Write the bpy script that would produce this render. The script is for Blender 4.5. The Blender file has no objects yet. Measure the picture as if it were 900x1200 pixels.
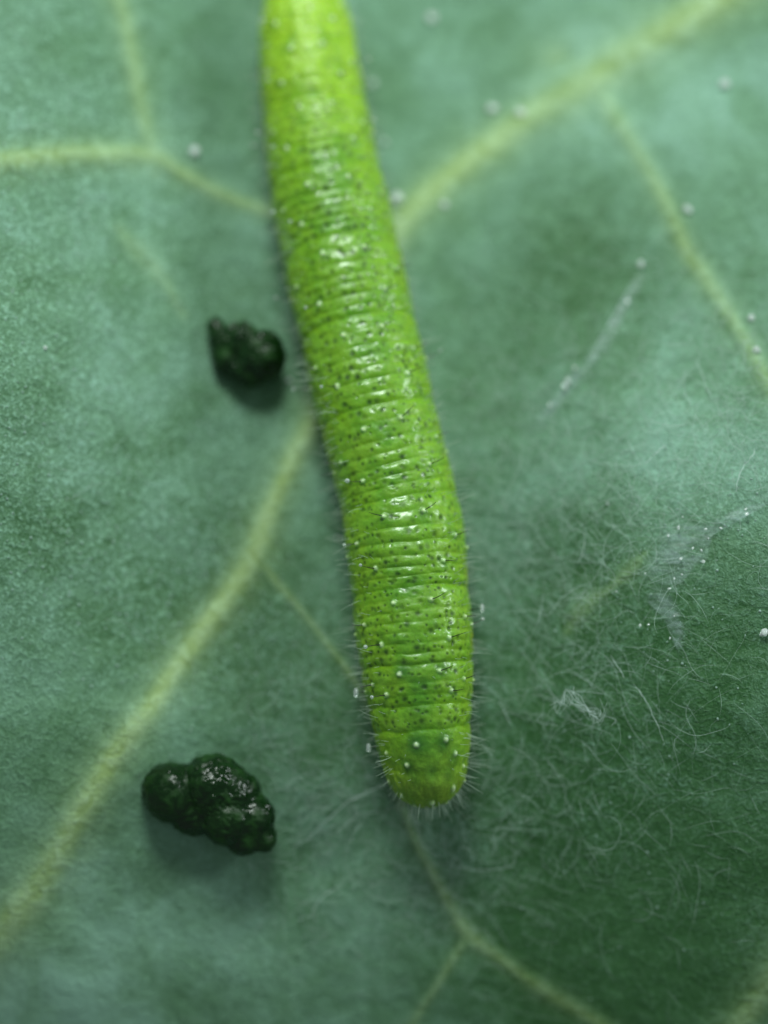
# A green caterpillar on the underside of a waxy cabbage leaf, seen through a macro lens.
# One Blender unit is one centimetre.
import bpy, math, random
import numpy as np
from mathutils import Vector

rng = np.random.default_rng(7)
random.seed(7)
sc = bpy.context.scene
sc.unit_settings.system = 'METRIC'
sc.unit_settings.scale_length = 0.01

# ------------------------------------------------------------------ camera
PX_W, PX_H = 900.0, 1200.0
FRAME_H = 2.568                      # cm of leaf seen from top to bottom
DIST = 6.0
TILT = math.radians(11.0)
cam_pos = np.array([0.0, -DIST * math.sin(TILT), DIST * math.cos(TILT)])
cam_fwd = np.array([0.0, math.sin(TILT), -math.cos(TILT)])
cam_right = np.array([1.0, 0.0, 0.0])
cam_up = np.cross(cam_right, cam_fwd)
cd = bpy.data.cameras.new('camera')
cam = bpy.data.objects.new('camera', cd)
sc.collection.objects.link(cam)
cam.location = cam_pos
cam.rotation_euler = (TILT, 0, 0)
cd.sensor_fit = 'VERTICAL'
cd.sensor_height = 24.0
cd.lens = 24.0 * DIST / FRAME_H
cd.clip_start = 0.05
cd.clip_end = 200.0
cd.dof.use_dof = True
APERTURE = 0.43                      # lens opening in cm
cd.dof.aperture_fstop = cd.lens * 1e-3 / APERTURE
sc.camera = cam

# ------------------------------------------------------------------ light
w = bpy.data.worlds.new('World')
sc.world = w
w.use_nodes = True
w.node_tree.nodes['Background'].inputs['Color'].default_value = (0.70, 0.84, 0.82, 1)
w.node_tree.nodes['Background'].inputs['Strength'].default_value = 0.22


def area(name, loc, aim, sx, sy, power, col):
    l = bpy.data.lights.new(name, 'AREA')
    l.shape = 'RECTANGLE'
    l.size, l.size_y = sx, sy
    l.energy = power
    l.color = col
    o = bpy.data.objects.new(name, l)
    sc.collection.objects.link(o)
    o.location = loc
    o.rotation_euler = (Vector(aim) - Vector(loc)).to_track_quat('-Z', 'Y').to_euler()
    return o


area('window_light', (-0.4, 4.5, 5.1), (0, 0.3, 0), 2.1, 1.8, 375, (0.90, 1.0, 0.94))
area('side_window_light', (6.6, 2.2, 3.6), (0, 0.2, 0), 1.9, 2.2, 230, (0.90, 1.0, 1.0))

sc.view_settings.view_transform = 'Standard'
sc.view_settings.look = 'None'
sc.view_settings.exposure = 0.16
sc.view_settings.gamma = 1.0
sc.view_settings.use_curve_mapping = False
sc.cycles.use_denoising = True
sc.cycles.max_bounces = 8
sc.cycles.transparent_max_bounces = 24


# ------------------------------------------------------------------ numeric helpers
_perm = rng.random(65536)


def _h(ix, iy, iz):
    k = (ix * 73856093) ^ (iy * 19349663) ^ (iz * 83492791)
    return _perm[k & 65535]


def vnoise(x, y, z=0.0):
    """smooth value noise, 0..1, one unit between lattice points"""
    x, y, z = np.broadcast_arrays(np.asarray(x, float), np.asarray(y, float), np.asarray(z, float))
    ix, iy, iz = (np.floor(a).astype(np.int64) for a in (x, y, z))
    fx, fy, fz = x - ix, y - iy, z - iz
    fx, fy, fz = (f * f * (3 - 2 * f) for f in (fx, fy, fz))
    r = 0.0
    for dx in (0, 1):
        wx = fx if dx else 1 - fx
        for dy in (0, 1):
            wy = fy if dy else 1 - fy
            for dz in (0, 1):
                wz = fz if dz else 1 - fz
                r = r + wx * wy * wz * _h(ix + dx, iy + dy, iz + dz)
    return r


def fbm(x, y, z=0.0, octaves=4):
    r, a, t, s = 0.0, 1.0, 0.0, 1.0
    for k in range(octaves):
        r = r + a * vnoise(np.asarray(x) * s + 17.3 * k, np.asarray(y) * s - 9.1 * k, np.asarray(z) * s + 3.7 * k)
        t += a
        a *= 0.5
        s *= 2.03
    return r / t


def sstep(a, b, x):
    t = np.clip((x - a) / (b - a), 0, 1)
    return t * t * (3 - 2 * t)


def catmull(pts, n):
    """dense resample of a polyline through its control points"""
    P = np.asarray(pts, float)
    P = np.vstack([2 * P[0] - P[1], P, 2 * P[-1] - P[-2]])
    out = []
    m = len(P) - 3
    per = max(2, int(math.ceil(n / m)))
    for i in range(m):
        t = np.linspace(0, 1, per, endpoint=False)[:, None]
        p0, p1, p2, p3 = P[i:i + 4]
        out.append(0.5 * (2 * p1 + (p2 - p0) * t + (2 * p0 - 5 * p1 + 4 * p2 - p3) * t ** 2 + (3 * p1 - p0 - 3 * p2 + p3) * t ** 3))
    out.append(P[-2][None])
    return np.vstack(out)


# ------------------------------------------------------------------ the leaf's lie
def leaf_z(x, y):
    x = np.asarray(x, float)
    y = np.asarray(y, float)
    cup = 0.24 * np.tanh((np.abs(x) / 0.95) ** 2 * 0.9)
    cup = cup * (0.55 + 0.45 * np.exp(-((y + 0.05) / 0.8) ** 2))
    left_up = 0.17 * sstep(0.30, 1.05, -x) * sstep(-0.5, 0.5, y)
    left_up = left_up + 0.10 * sstep(0.16, 0.62, x) * np.exp(-((y + 0.05) / 0.50) ** 2)
    drop = 0.34 * np.clip(-y - 0.50, 0, 1.2) ** 1.5
    drop_left = 0.08 * sstep(0.2, 1.0, -x) * sstep(0.5, 1.4, -y)
    pucker = 0.05 * (fbm(x * 1.7 + 40, y * 1.7 + 11, 0.0, 2) - 0.5) + 0.016 * (fbm(x * 6 + 3, y * 6 - 8, 2.0, 2) - 0.5)
    return cup + left_up - drop - drop_left + pucker


def ray(px, py):
    d = cam_fwd * DIST + cam_right * ((px - PX_W / 2) / PX_H * FRAME_H) - cam_up * ((py - PX_H / 2) / PX_H * FRAME_H)
    return d


def at_z(px, py, z):
    d = ray(px, py)
    t = (z - cam_pos[2]) / d[2]
    return cam_pos + d * t


def on_leaf(px, py, lift=0.0):
    px, py = np.asarray(px, float), np.asarray(py, float)
    d = ray(px[..., None], py[..., None])
    z = np.zeros(px.shape)
    for _ in range(7):
        p = cam_pos + d * ((z - cam_pos[2]) / d[..., 2])[..., None]
        z = leaf_z(p[..., 0], p[..., 1]) + lift
    return cam_pos + d * ((z - cam_pos[2]) / d[..., 2])[..., None]


PXC = FRAME_H / PX_H                 # cm per photograph pixel at the leaf


# ------------------------------------------------------------------ mesh helpers
def make_mesh(name, V, F, attrs=None, smooth=True):
    V = np.ascontiguousarray(V, dtype=np.float32)
    me = bpy.data.meshes.new(name)
    me.vertices.add(len(V))
    me.vertices.foreach_set('co', V.ravel())
    if isinstance(F, np.ndarray):
        F = [F]
    tot = np.concatenate([np.full(len(f), f.shape[1], np.int32) for f in F])
    idx = np.concatenate([f.astype(np.int32).ravel() for f in F])
    start = np.concatenate([[0], np.cumsum(tot)[:-1]]).astype(np.int32)
    me.loops.add(len(idx))
    me.loops.foreach_set('vertex_index', idx)
    me.polygons.add(len(tot))
    me.polygons.foreach_set('loop_start', start)
    me.polygons.foreach_set('loop_total', tot)
    me.polygons.foreach_set('use_smooth', np.full(len(tot), smooth, bool))
    for k, a in (attrs or {}).items():
        a = np.asarray(a, np.float32)
        if a.ndim == 1:
            at = me.attributes.new(k, 'FLOAT', 'POINT')
            at.data.foreach_set('value', np.ascontiguousarray(a))
        else:
            at = me.attributes.new(k, 'FLOAT_COLOR', 'POINT')
            at.data.foreach_set('color', np.ascontiguousarray(np.hstack([a, np.ones((len(a), 1), np.float32)])).ravel())
    me.update()
    me.validate()
    return me


def link(name, me, mat=None, parent=None, loc=(0, 0, 0)):
    o = bpy.data.objects.new(name, me)
    sc.collection.objects.link(o)
    o.location = loc
    if parent is not None:
        o.parent = parent
    if mat is not None and me is not None:
        me.materials.append(mat)
    return o


def tag(o, label=None, cat=None, group=None, kind=None):
    if label:
        o['label'] = label
    if cat:
        o['category'] = cat
    if group:
        o['group'] = group
    if kind:
        o['kind'] = kind
    return o


def tubes(lines, radii, sides=4, closed_tip=True):
    """lines: list of (n,3); radii: list of scalars or (n,) arrays -> V, quads"""
    VV, FF, base = [], [], 0
    ang = np.arange(sides) / sides * 2 * np.pi
    for P, r in zip(lines, radii):
        P = np.asarray(P, float)
        n = len(P)
        r = np.broadcast_to(np.asarray(r, float), (n,))
        T = np.gradient(P, axis=0)
        T /= np.linalg.norm(T, axis=1)[:, None] + 1e-12
        ref = np.array([0.13, 0.21, 0.97]) if abs(T[0][2]) < 0.9 else np.array([0.97, 0.2, 0.1])
        A = np.cross(T, ref)
        A /= np.linalg.norm(A, axis=1)[:, None] + 1e-12
        B = np.cross(T, A)
        ring = P[:, None, :] + r[:, None, None] * (np.cos(ang)[None, :, None] * A[:, None, :] + np.sin(ang)[None, :, None] * B[:, None, :])
        VV.append(ring.reshape(-1, 3))
        i = np.arange(n - 1)[:, None] * sides
        k = np.arange(sides)[None, :]
        k2 = (k + 1) % sides
        FF.append((base + np.stack([i + k, i + k2, i + sides + k2, i + sides + k], -1)).reshape(-1, 4))
        base += n * sides
    return np.vstack(VV), np.vstack(FF)


def icosphere(sub):
    import bmesh
    bm = bmesh.new()
    bmesh.ops.create_icosphere(bm, subdivisions=sub, radius=1.0)
    bm.verts.ensure_lookup_table()
    V = np.array([v.co[:] for v in bm.verts])
    F = np.array([[v.index for v in f.verts] for f in bm.faces])
    bm.free()
    return V / np.linalg.norm(V, axis=1)[:, None], F


# ------------------------------------------------------------------ material helpers
class NT:
    def __init__(self, name):
        self.m = bpy.data.materials.new(name)
        self.m.use_nodes = True
        self.t = self.m.node_tree
        self.t.nodes.clear()
        self.out = self.t.nodes.new('ShaderNodeOutputMaterial')

    def n(self, typ, **kw):
        nd = self.t.nodes.new(typ)
        for k, v in kw.items():
            if k in nd.inputs:
                self.set(nd.inputs[k], v)
            else:
                setattr(nd, k, v)
        return nd

    def set(self, sock, v):
        if isinstance(v, bpy.types.NodeSocket):
            self.t.links.new(v, sock)
        else:
            sock.default_value = v

    def math(self, op, a, b=0.0, clamp=False):
        nd = self.t.nodes.new('ShaderNodeMath')
        nd.operation = op
        nd.use_clamp = clamp
        self.set(nd.inputs[0], a)
        self.set(nd.inputs[1], b)
        return nd.outputs[0]

    def mix(self, f, a, b):
        nd = self.t.nodes.new('ShaderNodeMix')
        nd.data_type = 'RGBA'
        nd.clamp_factor = True
        self.set(nd.inputs[0], f)
        self.set(nd.inputs[6], a)
        self.set(nd.inputs[7], b)
        return nd.outputs[2]

    def ramp(self, f, a, b, lo=0.0, hi=1.0):
        nd = self.t.nodes.new('ShaderNodeMapRange')
        nd.interpolation_type = 'SMOOTHSTEP'
        self.set(nd.inputs[0], f)
        for i, v in enumerate((a, b, lo, hi)):
            nd.inputs[i + 1].default_value = v
        return nd.outputs[0]

    def attr(self, name):
        return self.n('ShaderNodeAttribute', attribute_name=name)

    def noise(self, vec, scale, detail=3.0, rough=0.5, dist=0.0):
        nd = self.t.nodes.new('ShaderNodeTexNoise')
        self.t.links.new(vec, nd.inputs['Vector'])
        nd.inputs['Scale'].default_value = scale
        nd.inputs['Detail'].default_value = detail
        nd.inputs['Roughness'].default_value = rough
        nd.inputs['Distortion'].default_value = dist
        return nd.outputs['Fac']

    def bump(self, h, strength, distance, normal=None):
        nd = self.t.nodes.new('ShaderNodeBump')
        nd.inputs['Strength'].default_value = strength
        nd.inputs['Distance'].default_value = distance
        self.t.links.new(h, nd.inputs['Height'])
        if normal is not None:
            self.t.links.new(normal, nd.inputs['Normal'])
        return nd.outputs[0]

    def principled(self, **kw):
        nd = self.t.nodes.new('ShaderNodeBsdfPrincipled')
        for k, v in kw.items():
            self.set(nd.inputs[k.replace('_', ' ')], v)
        return nd

    def surface(self, s):
        self.t.links.new(s, self.out.inputs['Surface'])
        return self.m


def C(r, g, b):
    return (r, g, b, 1.0)


# leaf: green tissue under a pale wax bloom, yellow veins
def leaf_material():
    N = NT('waxy_leaf')
    co = N.n('ShaderNodeTexCoord').outputs['Object']
    bloom = N.attr('bloom').outputs['Fac']
    vein = N.attr('vein').outputs['Fac']
    grainy = N.attr('grain').outputs['Fac']
    mott = N.noise(co, 5.0, 6.0, 0.6, 0.4)
    mid = N.noise(co, 22.0, 5.0, 0.62, 0.8)
    gran = N.noise(co, 95.0, 2.0, 0.6, 0.6)
    fine = N.noise(co, 190.0, 2.0, 0.6, 0.3)

    def wisps(scale, dist, width):
        q = N.noise(co, scale, 2.0, 0.5, dist)
        q = N.math('ABSOLUTE', N.math('SUBTRACT', q, 0.5))
        return N.ramp(q, 0.0, width, 1.0, 0.0)
    patch = N.ramp(N.noise(co, 9.0, 3.0, 0.6, 0.5), 0.42, 0.62)
    fib = N.math('ADD', N.math('MULTIPLY', wisps(15.0, 1.6, 0.022), patch), N.math('MULTIPLY', wisps(44.0, 1.2, 0.035), 0.6))
    f = N.math('MULTIPLY', bloom, N.ramp(mott, 0.28, 0.72, 0.66, 1.20))
    f = N.math('ADD', f, N.math('MULTIPLY', N.math('SUBTRACT', mid, 0.5), 0.48))
    g = N.math('ADD', N.math('MULTIPLY', N.ramp(gran, 0.48, 0.72), 0.75), N.math('MULTIPLY', N.ramp(fine, 0.50, 0.74), 0.55))
    g = N.math('SUBTRACT', g, 0.36)
    f = N.math('ADD', f, N.math('MULTIPLY', g, grainy))
    silk = N.attr('silk').outputs['Fac']
    felt = N.math('ADD', wisps(11.0, 2.2, 0.030), N.math('MULTIPLY', wisps(27.0, 1.8, 0.040), 0.8))
    felt = N.math('MULTIPLY', felt, N.ramp(N.noise(co, 14.0, 3.0, 0.6, 0.6), 0.38, 0.66))
    f = N.math('ADD', f, N.math('MULTIPLY', N.math('MULTIPLY', felt, silk), 0.60))
    f = N.math('ADD', f, N.math('MULTIPLY', fib, 0.18))
    tissue = N.mix(N.ramp(mid, 0.3, 0.7), C(0.030, 0.108, 0.030), C(0.046, 0.140, 0.046))
    wax = N.mix(N.ramp(mott, 0.3, 0.7), C(0.215, 0.410, 0.270), C(0.245, 0.445, 0.340))
    fc = N.math('ADD', f, 0.0, True)
    col = N.mix(fc, tissue, wax)
    veincol = N.mix(N.ramp(mid, 0.35, 0.7), C(0.265, 0.395, 0.135), C(0.410, 0.590, 0.315))
    vn = N.math('ADD', N.math('MULTIPLY', N.math('SUBTRACT', gran, 0.5), 0.9), N.math('MULTIPLY', N.math('SUBTRACT', mid, 0.5), 1.3))
    vf = N.math('ADD', vein, N.math('MULTIPLY', vn, N.math('MULTIPLY', vein, N.math('SUBTRACT', 1.1, vein))))
    vf = N.math('MULTIPLY', vf, N.math('SUBTRACT', 1.0, N.math('MULTIPLY', fc, 0.42)))
    col = N.mix(vf, col, veincol)
    h = N.math('ADD', N.math('MULTIPLY', mid, 0.8), N.math('ADD', N.math('MULTIPLY', gran, 0.45), N.math('MULTIPLY', fib, 0.10)))
    nrm = N.bump(h, 0.7, 0.013)
    p = N.principled(Base_Color=col, Roughness=N.ramp(f, 0.0, 0.7, 0.5, 0.72), Normal=nrm)
    p.inputs['Specular IOR Level'].default_value = 0.35
    return N.surface(p.outputs[0])


def body_material():
    N = NT('caterpillar_skin')
    co = N.n('ShaderNodeTexCoord').outputs['Object']
    colr = N.attr('skin').outputs['Color']
    gloss = N.attr('gloss').outputs['Fac']
    n1 = N.noise(co, 26.0, 4.0, 0.6, 0.5)
    n2 = N.noise(co, 130.0, 2.0, 0.6, 0.0)
    n3 = N.noise(co, 60.0, 2.0, 0.5, 0.6)
    hsv = N.n('ShaderNodeHueSaturation')
    N.set(hsv.inputs['Color'], colr)
    N.set(hsv.inputs['Value'], N.math('ADD', 0.55, N.math('ADD', N.math('MULTIPLY', n1, 0.30), N.math('MULTIPLY', n2, 0.62))))
    h = N.math('ADD', N.math('MULTIPLY', n3, 0.6), N.math('MULTIPLY', n2, 0.4))
    nrm = N.bump(h, 0.30, 0.006)
    p = N.principled(Base_Color=hsv.outputs[0], Roughness=N.ramp(n1, 0.3, 0.7, 0.52, 0.40), Normal=nrm)
    p.inputs['Subsurface Weight'].default_value = 0.55
    p.inputs['Subsurface Radius'].default_value = (0.6, 1.0, 0.25)
    p.inputs['Subsurface Scale'].default_value = 0.035
    p.inputs['Specular IOR Level'].default_value = 0.38
    p.inputs['Coat Roughness'].default_value = 0.22
    p.inputs['Coat IOR'].default_value = 1.5
    p.inputs['Coat Tint'].default_value = C(0.9, 1.0, 0.97)
    N.set(p.inputs['Coat Weight'], N.math('MULTIPLY', N.ramp(n1, 0.40, 0.60, 0.10, 0.68), gloss))
    return N.surface(p.outputs[0])


def frass_material():
    N = NT('wet_dark_frass')
    co = N.n('ShaderNodeTexCoord').outputs['Object']
    a = N.noise(co, 18.0, 5.0, 0.6, 0.5)
    b = N.noise(co, 70.0, 3.0, 0.6, 0.2)
    col = N.mix(N.ramp(a, 0.42, 0.75), C(0.003, 0.018, 0.003), C(0.012, 0.066, 0.007))
    nrm = N.bump(N.math('ADD', a, N.math('MULTIPLY', b, 0.25)), 0.4, 0.010)
    p = N.principled(Base_Color=col, Roughness=N.ramp(a, 0.40, 0.62, 0.14, 0.60), Normal=nrm)
    p.inputs['Specular IOR Level'].default_value = 0.32
    return N.surface(p.outputs[0])


def thread_material(name, col, alpha, rough=0.5):
    N = NT(name)
    p = N.principled(Base_Color=C(*col), Roughness=rough)
    p.inputs['Alpha'].default_value = alpha
    return N.surface(p.outputs[0])


def droplet_material(name, milk):
    N = NT(name)
    g = N.principled(Base_Color=C(0.9, 1.0, 0.97), Roughness=0.04, IOR=1.36)
    g.inputs['Transmission Weight'].default_value = 1.0
    d = N.principled(Base_Color=C(0.86, 0.94, 0.92), Roughness=0.10)
    mx = N.n('ShaderNodeMixShader')
    mx.inputs[0].default_value = milk
    N.t.links.new(g.outputs[0], mx.inputs[1])
    N.t.links.new(d.outputs[0], mx.inputs[2])
    return N.surface(mx.outputs[0])


def film_material():
    N = NT('silk_film')
    co = N.n('ShaderNodeTexCoord').outputs['Object']
    mp = N.n('ShaderNodeMapping')
    N.t.links.new(co, mp.inputs['Vector'])
    mp.inputs['Scale'].default_value = (14, 70, 14)
    a = N.noise(mp.outputs[0], 1.0, 4.0, 0.6, 0.6)
    edge = N.attr('edge').outputs['Fac']
    al = N.math('MULTIPLY', N.math('ADD', N.ramp(a, 0.35, 0.7, 0.04, 0.36), 0.0), edge, True)
    p = N.principled(Base_Color=C(0.50, 0.66, 0.66), Roughness=0.35, Alpha=al)
    return N.surface(p.outputs[0])


M_LEAF = leaf_material()
M_BODY = body_material()
M_FRASS = frass_material()
M_SILK = thread_material('fine_silk', (0.56, 0.74, 0.66), 0.36)
M_SILK2 = thread_material('bright_silk', (0.70, 0.84, 0.82), 0.75, 0.35)
M_HAIR = thread_material('pale_hair', (0.55, 0.70, 0.56), 0.42, 0.35)
M_BRISTLE = thread_material('dark_bristle', (0.012, 0.016, 0.010), 1.0, 0.3)
M_DROP = droplet_material('clear_droplet', 0.30)
M_BEAD = droplet_material('milky_bead', 0.52)
M_FILM = film_material()

# ------------------------------------------------------------------ veins as lines on the leaf (photograph pixels, width in pixels)
VEINS = [
    ('midrib', [(1010, -110, 54), (900, -40, 52), (840, 0, 50), (770, 42, 52), (700, 88, 54), (640, 125, 46), (600, 152, 40), (550, 190, 38), (510, 222, 37), (470, 262, 36), (430, 330, 34), (400, 410, 32), (372, 485, 30), (345, 535, 28), (320, 590, 27), (297, 650, 30), (268, 698, 27), (240, 735, 27), (208, 780, 28), (180, 822, 28), (152, 860, 30), (128, 895, 32), (95, 955, 34), (50, 1030, 38), (0, 1095, 44), (-80, 1180, 50)],
     'pale yellow green main rib running behind the caterpillar'),
    ('side_vein', [(-120, 205, 30), (-40, 195, 28), (0, 188, 27), (40, 184, 26), (80, 180, 25), (130, 180, 27), (178, 182, 28), (212, 202, 20), (260, 228, 17), (300, 243, 15), (345, 258, 13)], None),
    ('side_vein', [(118, -90, 26), (136, -20, 24), (148, 30, 22), (158, 80, 22), (168, 130, 23), (178, 175, 27), (184, 196, 20)], None),
    ('side_vein', [(655, 70, 40), (695, 100, 34), (722, 140, 24), (748, 180, 18), (772, 222, 17), (790, 260, 17), (806, 296, 17), (826, 325, 19), (856, 372, 18), (890, 430, 17), (925, 500, 16), (960, 580, 14)], None),
    ('side_vein', [(300, 648, 12), (322, 680, 11), (345, 706, 9), (380, 750, 8), (420, 805, 8), (455, 880, 8), (478, 965, 10), (508, 1026, 11), (530, 1065, 13), (548, 1094, 17), (590, 1126, 12), (640, 1162, 16), (700, 1198, 14), (780, 1250, 14)], None),
    ('side_vein', [(551, 1090, 12), (544, 1102, 13), (530, 1125, 10), (510, 1158, 9), (486, 1196, 10), (460, 1250, 10)], None),
    ('side_vein', [(960, 1060, 30), (915, 1130, 32), (885, 1175, 32), (855, 1215, 30), (800, 1280, 26)], None),
    ('side_vein', [(664, 740, 8), (686, 708, 24), (712, 692, 10), (738, 668, 18), (756, 648, 6)], None),
    ('side_vein', [(140, 268, 12), (160, 292, 24), (190, 325, 18), (215, 370, 8)], None),
]


def vein_world(v):
    D = catmull(v, len(v) * 14)
    P = on_leaf(D[:, 0], D[:, 1])
    return P, D[:, 2] * PXC * 0.5 * (0.98 if v[0][0] == 655 else 0.88)


VW = [vein_world(v[1]) for v in VEINS]
VSTR = [1.05, 0.85, 0.62, 0.62, 0.46, 0.38, 0.50, 0.30, 0.28]      # how strongly each vein shows through the wax

# bloom (how much wax lies on the leaf): soft patches where the wax is thick or rubbed away; dips along the left flank paint in the caterpillar's shade
BLOOM_SHADE = [(40, 130, 190, 0.12), (60, 400, 190, 0.22), (120, 560, 150, 0.10), (230, 260, 120, 0.05), (800, 130, 170, 0.38), (560, 60, 130, 0.06),
         (730, 280, 110, -0.30), (640, 330, 90, -0.22), (600, 160, 60, -0.05), (620, 420, 90, 0.02), (790, 520, 120, 0.30), (650, 540, 90, 0.06),
         (690, 640, 70, -0.22), (700, 85, 70, 0.25), (620, 800, 150, -0.20), (760, 800, 140, -0.20), (860, 740, 90, -0.12), (800, 1050, 220, -0.36), (620, 1000, 150, -0.18),
         (700, 1180, 150, -0.26), (60, 1150, 160, 0.50), (330, 1080, 130, 0.06), (180, 1130, 80, -0.10), (60, 700, 130, 0.06), (330, 800, 90, -0.16),
         (400, 880, 80, -0.26), (200, 660, 150, -0.10), (620, 540, 130, -0.14), (560, 420, 80, -0.10), (150, 900, 120, -0.06), (330, 330, 60, -0.16), (240, 60, 70, -0.06), (840, 950, 80, 0.04)]
_BP = [(on_leaf(a, b), r * PXC, k) for a, b, r, k in BLOOM_SHADE]


def bloom_shade_at(x, y):
    b = 0.44 + 0.0 * x
    for p, r, k in _BP:
        b = b + k * np.exp(-((x - p[0]) ** 2 + (y - p[1]) ** 2) / (r * r))
    b = b + 0.24 * (fbm(x * 2.3 + 5, y * 2.3 + 50, 1.0, 4) - 0.5)
    return np.clip(b, 0.02, 1.0)


GRAINP = [(50, 420, 260, 0.55), (150, 620, 160, 0.40), (300, 740, 110, 0.35), (30, 100, 150, 0.35), (820, 600, 120, 0.2), (60, 250, 120, 0.2)]
_GP = [(on_leaf(a, b), r * PXC, k) for a, b, r, k in GRAINP]


def grain_at(x, y):
    g = 0.28 + 0.0 * x
    for p, r, k in _GP:
        g = g + k * np.exp(-((x - p[0]) ** 2 + (y - p[1]) ** 2) / (r * r))
    return np.clip(g, 0, 1)


SILKP = [(800, 500, 150, 0.9), (660, 580, 120, 0.9), (620, 760, 150, 0.8), (700, 880, 170, 0.7), (540, 980, 140, 0.8), (400, 960, 110, 0.7), (400, 800, 90, 0.5), (360, 1080, 130, 0.5), (760, 420, 120, 0.6)]
_SP = [(on_leaf(a, b), r * PXC, k) for a, b, r, k in SILKP]


def silk_at(x, y):
    g = 0.12 + 0.0 * x
    for p, r, k in _SP:
        g = np.maximum(g, k * np.exp(-((x - p[0]) ** 2 + (y - p[1]) ** 2) / (r * r)))
    return np.clip(g, 0, 1)


leaf = link('cabbage_leaf', None)
tag(leaf, 'large green leaf with pale waxy bloom and yellowish veins under the caterpillar', 'leaf')


def build_blade():
    def axis(n, half, ext):
        t = np.linspace(-1, 1, n)
        return half * t * (1 + (ext / half - 1) * np.abs(t) ** 7)
    xs = axis(560, 1.12, 3.1)
    ys = axis(700, 1.52, 3.6)
    X, Y = np.meshgrid(xs, ys)
    x, y = X.ravel(), Y.ravel()
    # wavy leaf outline, far outside the picture
    r = np.sqrt((x / 3.1) ** 2 + (y / 3.6) ** 2) + 1e-9
    ang = np.arctan2(y / 3.6, x / 3.1)
    squash = np.maximum(np.abs(np.cos(ang)), np.abs(np.sin(ang)))
    lim = 1 / squash
    k = 1 + (0.93 + 0.05 * np.sin(9 * ang + 1) - lim) / lim * sstep(0.55, 1.0, r / lim)
    x, y = x * k, y * k
    z = leaf_z(x, y)
    vein = np.zeros_like(x)
    for (P, hw), K in zip(VW, VSTR):
        lo, hi = P[:, :2].min(0) - 0.2, P[:, :2].max(0) + 0.2
        sel = np.where((x > lo[0]) & (x < hi[0]) & (y > lo[1]) & (y < hi[1]))[0]
        Q, H = P[::3], hw[::3]
        best = np.full(len(sel), 90.0)
        for i in range(len(Q) - 1):
            a, d = Q[i, :2], Q[i + 1, :2] - Q[i, :2]
            t = np.clip(((x[sel] - a[0]) * d[0] + (y[sel] - a[1]) * d[1]) / (d @ d + 1e-12), 0, 1)
            dist = np.hypot(x[sel] - a[0] - t * d[0], y[sel] - a[1] - t * d[1]) / (H[i] + t * (H[i + 1] - H[i]))
            best = np.minimum(best, dist)
        vein[sel] = np.maximum(vein[sel], K * (0.62 * np.exp(-(best / 1.0) ** 2) + 0.30 * np.exp(-(best / 2.2) ** 2)))
    V = np.stack([x, y, z], 1)
    nx, ny = len(xs), len(ys)
    i = (np.arange(ny - 1)[:, None] * nx + np.arange(nx - 1)[None, :]).ravel()
    F = np.stack([i, i + 1, i + nx + 1, i + nx], 1)
    V[:, 2] += 0.0035 * (fbm(x * 30, y * 30, 0.0, 3) - 0.5)
    me = make_mesh('blade', V, F, {'bloom': bloom_shade_at(x, y), 'vein': vein, 'grain': grain_at(x, y), 'silk': silk_at(x, y)})
    o = link('blade', me, M_LEAF, leaf)
    sol = o.modifiers.new('thickness', 'SOLIDIFY')
    sol.thickness = 0.03
    sol.offset = -1
    return o


def build_vein(i):
    name, ctrl, label = VEINS[i]
    P, hw = VW[i]
    n = len(P)
    T = np.gradient(P[:, :2], axis=0)
    T /= np.linalg.norm(T, axis=1)[:, None] + 1e-12
    S = np.stack([-T[:, 1], T[:, 0]], 1)
    m = 33
    u = np.linspace(-2.4, 2.4, m)
    arc = np.cumsum(np.r_[0, np.linalg.norm(np.diff(P[:, :2], axis=0), axis=1)])
    wob = 1 + 0.30 * (fbm(arc * 9 + i * 31, 0.5, i, 3) - 0.5)
    off = 0.25 * hw * (fbm(arc * 6 + i * 13, 7.5, i, 2) - 0.5)
    x = P[:, 0][:, None] + S[:, 0][:, None] * (u[None] * (hw * wob)[:, None] + off[:, None])
    y = P[:, 1][:, None] + S[:, 1][:, None] * (u[None] * (hw * wob)[:, None] + off[:, None])
    prof = np.exp(-(np.abs(u) / 0.90) ** 2.5)
    x, y = x.ravel(), y.ravel()
    pr = np.tile(prof, n)
    H = np.repeat(hw, m)
    ends = np.minimum(np.arange(n), np.arange(n)[::-1]) / 8.0
    fade = np.repeat(np.clip(ends, 0, 1), m)
    edge = np.tile(1 - sstep(1.2, 2.35, np.abs(u)), n)
    halo = np.tile(0.40 * np.exp(-(u / 2.0) ** 2), n)
    z = leaf_z(x, y) + 0.0035 * (fbm(x * 30, y * 30, 0.0, 3) - 0.5) + (0.26 * H * pr * min(1.0, VSTR[i] * 1.2) + 0.0016) * np.minimum(edge, fade) - 0.004 * (1 - edge * fade)
    rough = 0.12 * H * pr * (fbm(x * 22 + 3, y * 22, 4.0, 3) - 0.5)
    V = np.stack([x, y, z + rough], 1)
    k = (np.arange(n - 1)[:, None] * m + np.arange(m - 1)[None, :]).ravel()
    F = np.stack([k, k + m, k + m + 1, k + 1], 1)
    me = make_mesh(name, V, F, {'bloom': bloom_shade_at(x, y), 'vein': VSTR[i] * (pr * 0.62 * (0.6 + 0.4 * fade) + halo) * (0.82 + 0.36 * np.repeat(fbm(arc * 5 + i * 3, 1.5, i, 3), m)), 'grain': grain_at(x, y), 'silk': silk_at(x, y)})
    o = link(name, me, M_LEAF, leaf)
    if label:
        o['label'] = label
    return o


build_blade()
for i in range(len(VEINS)):
    build_vein(i)

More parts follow.
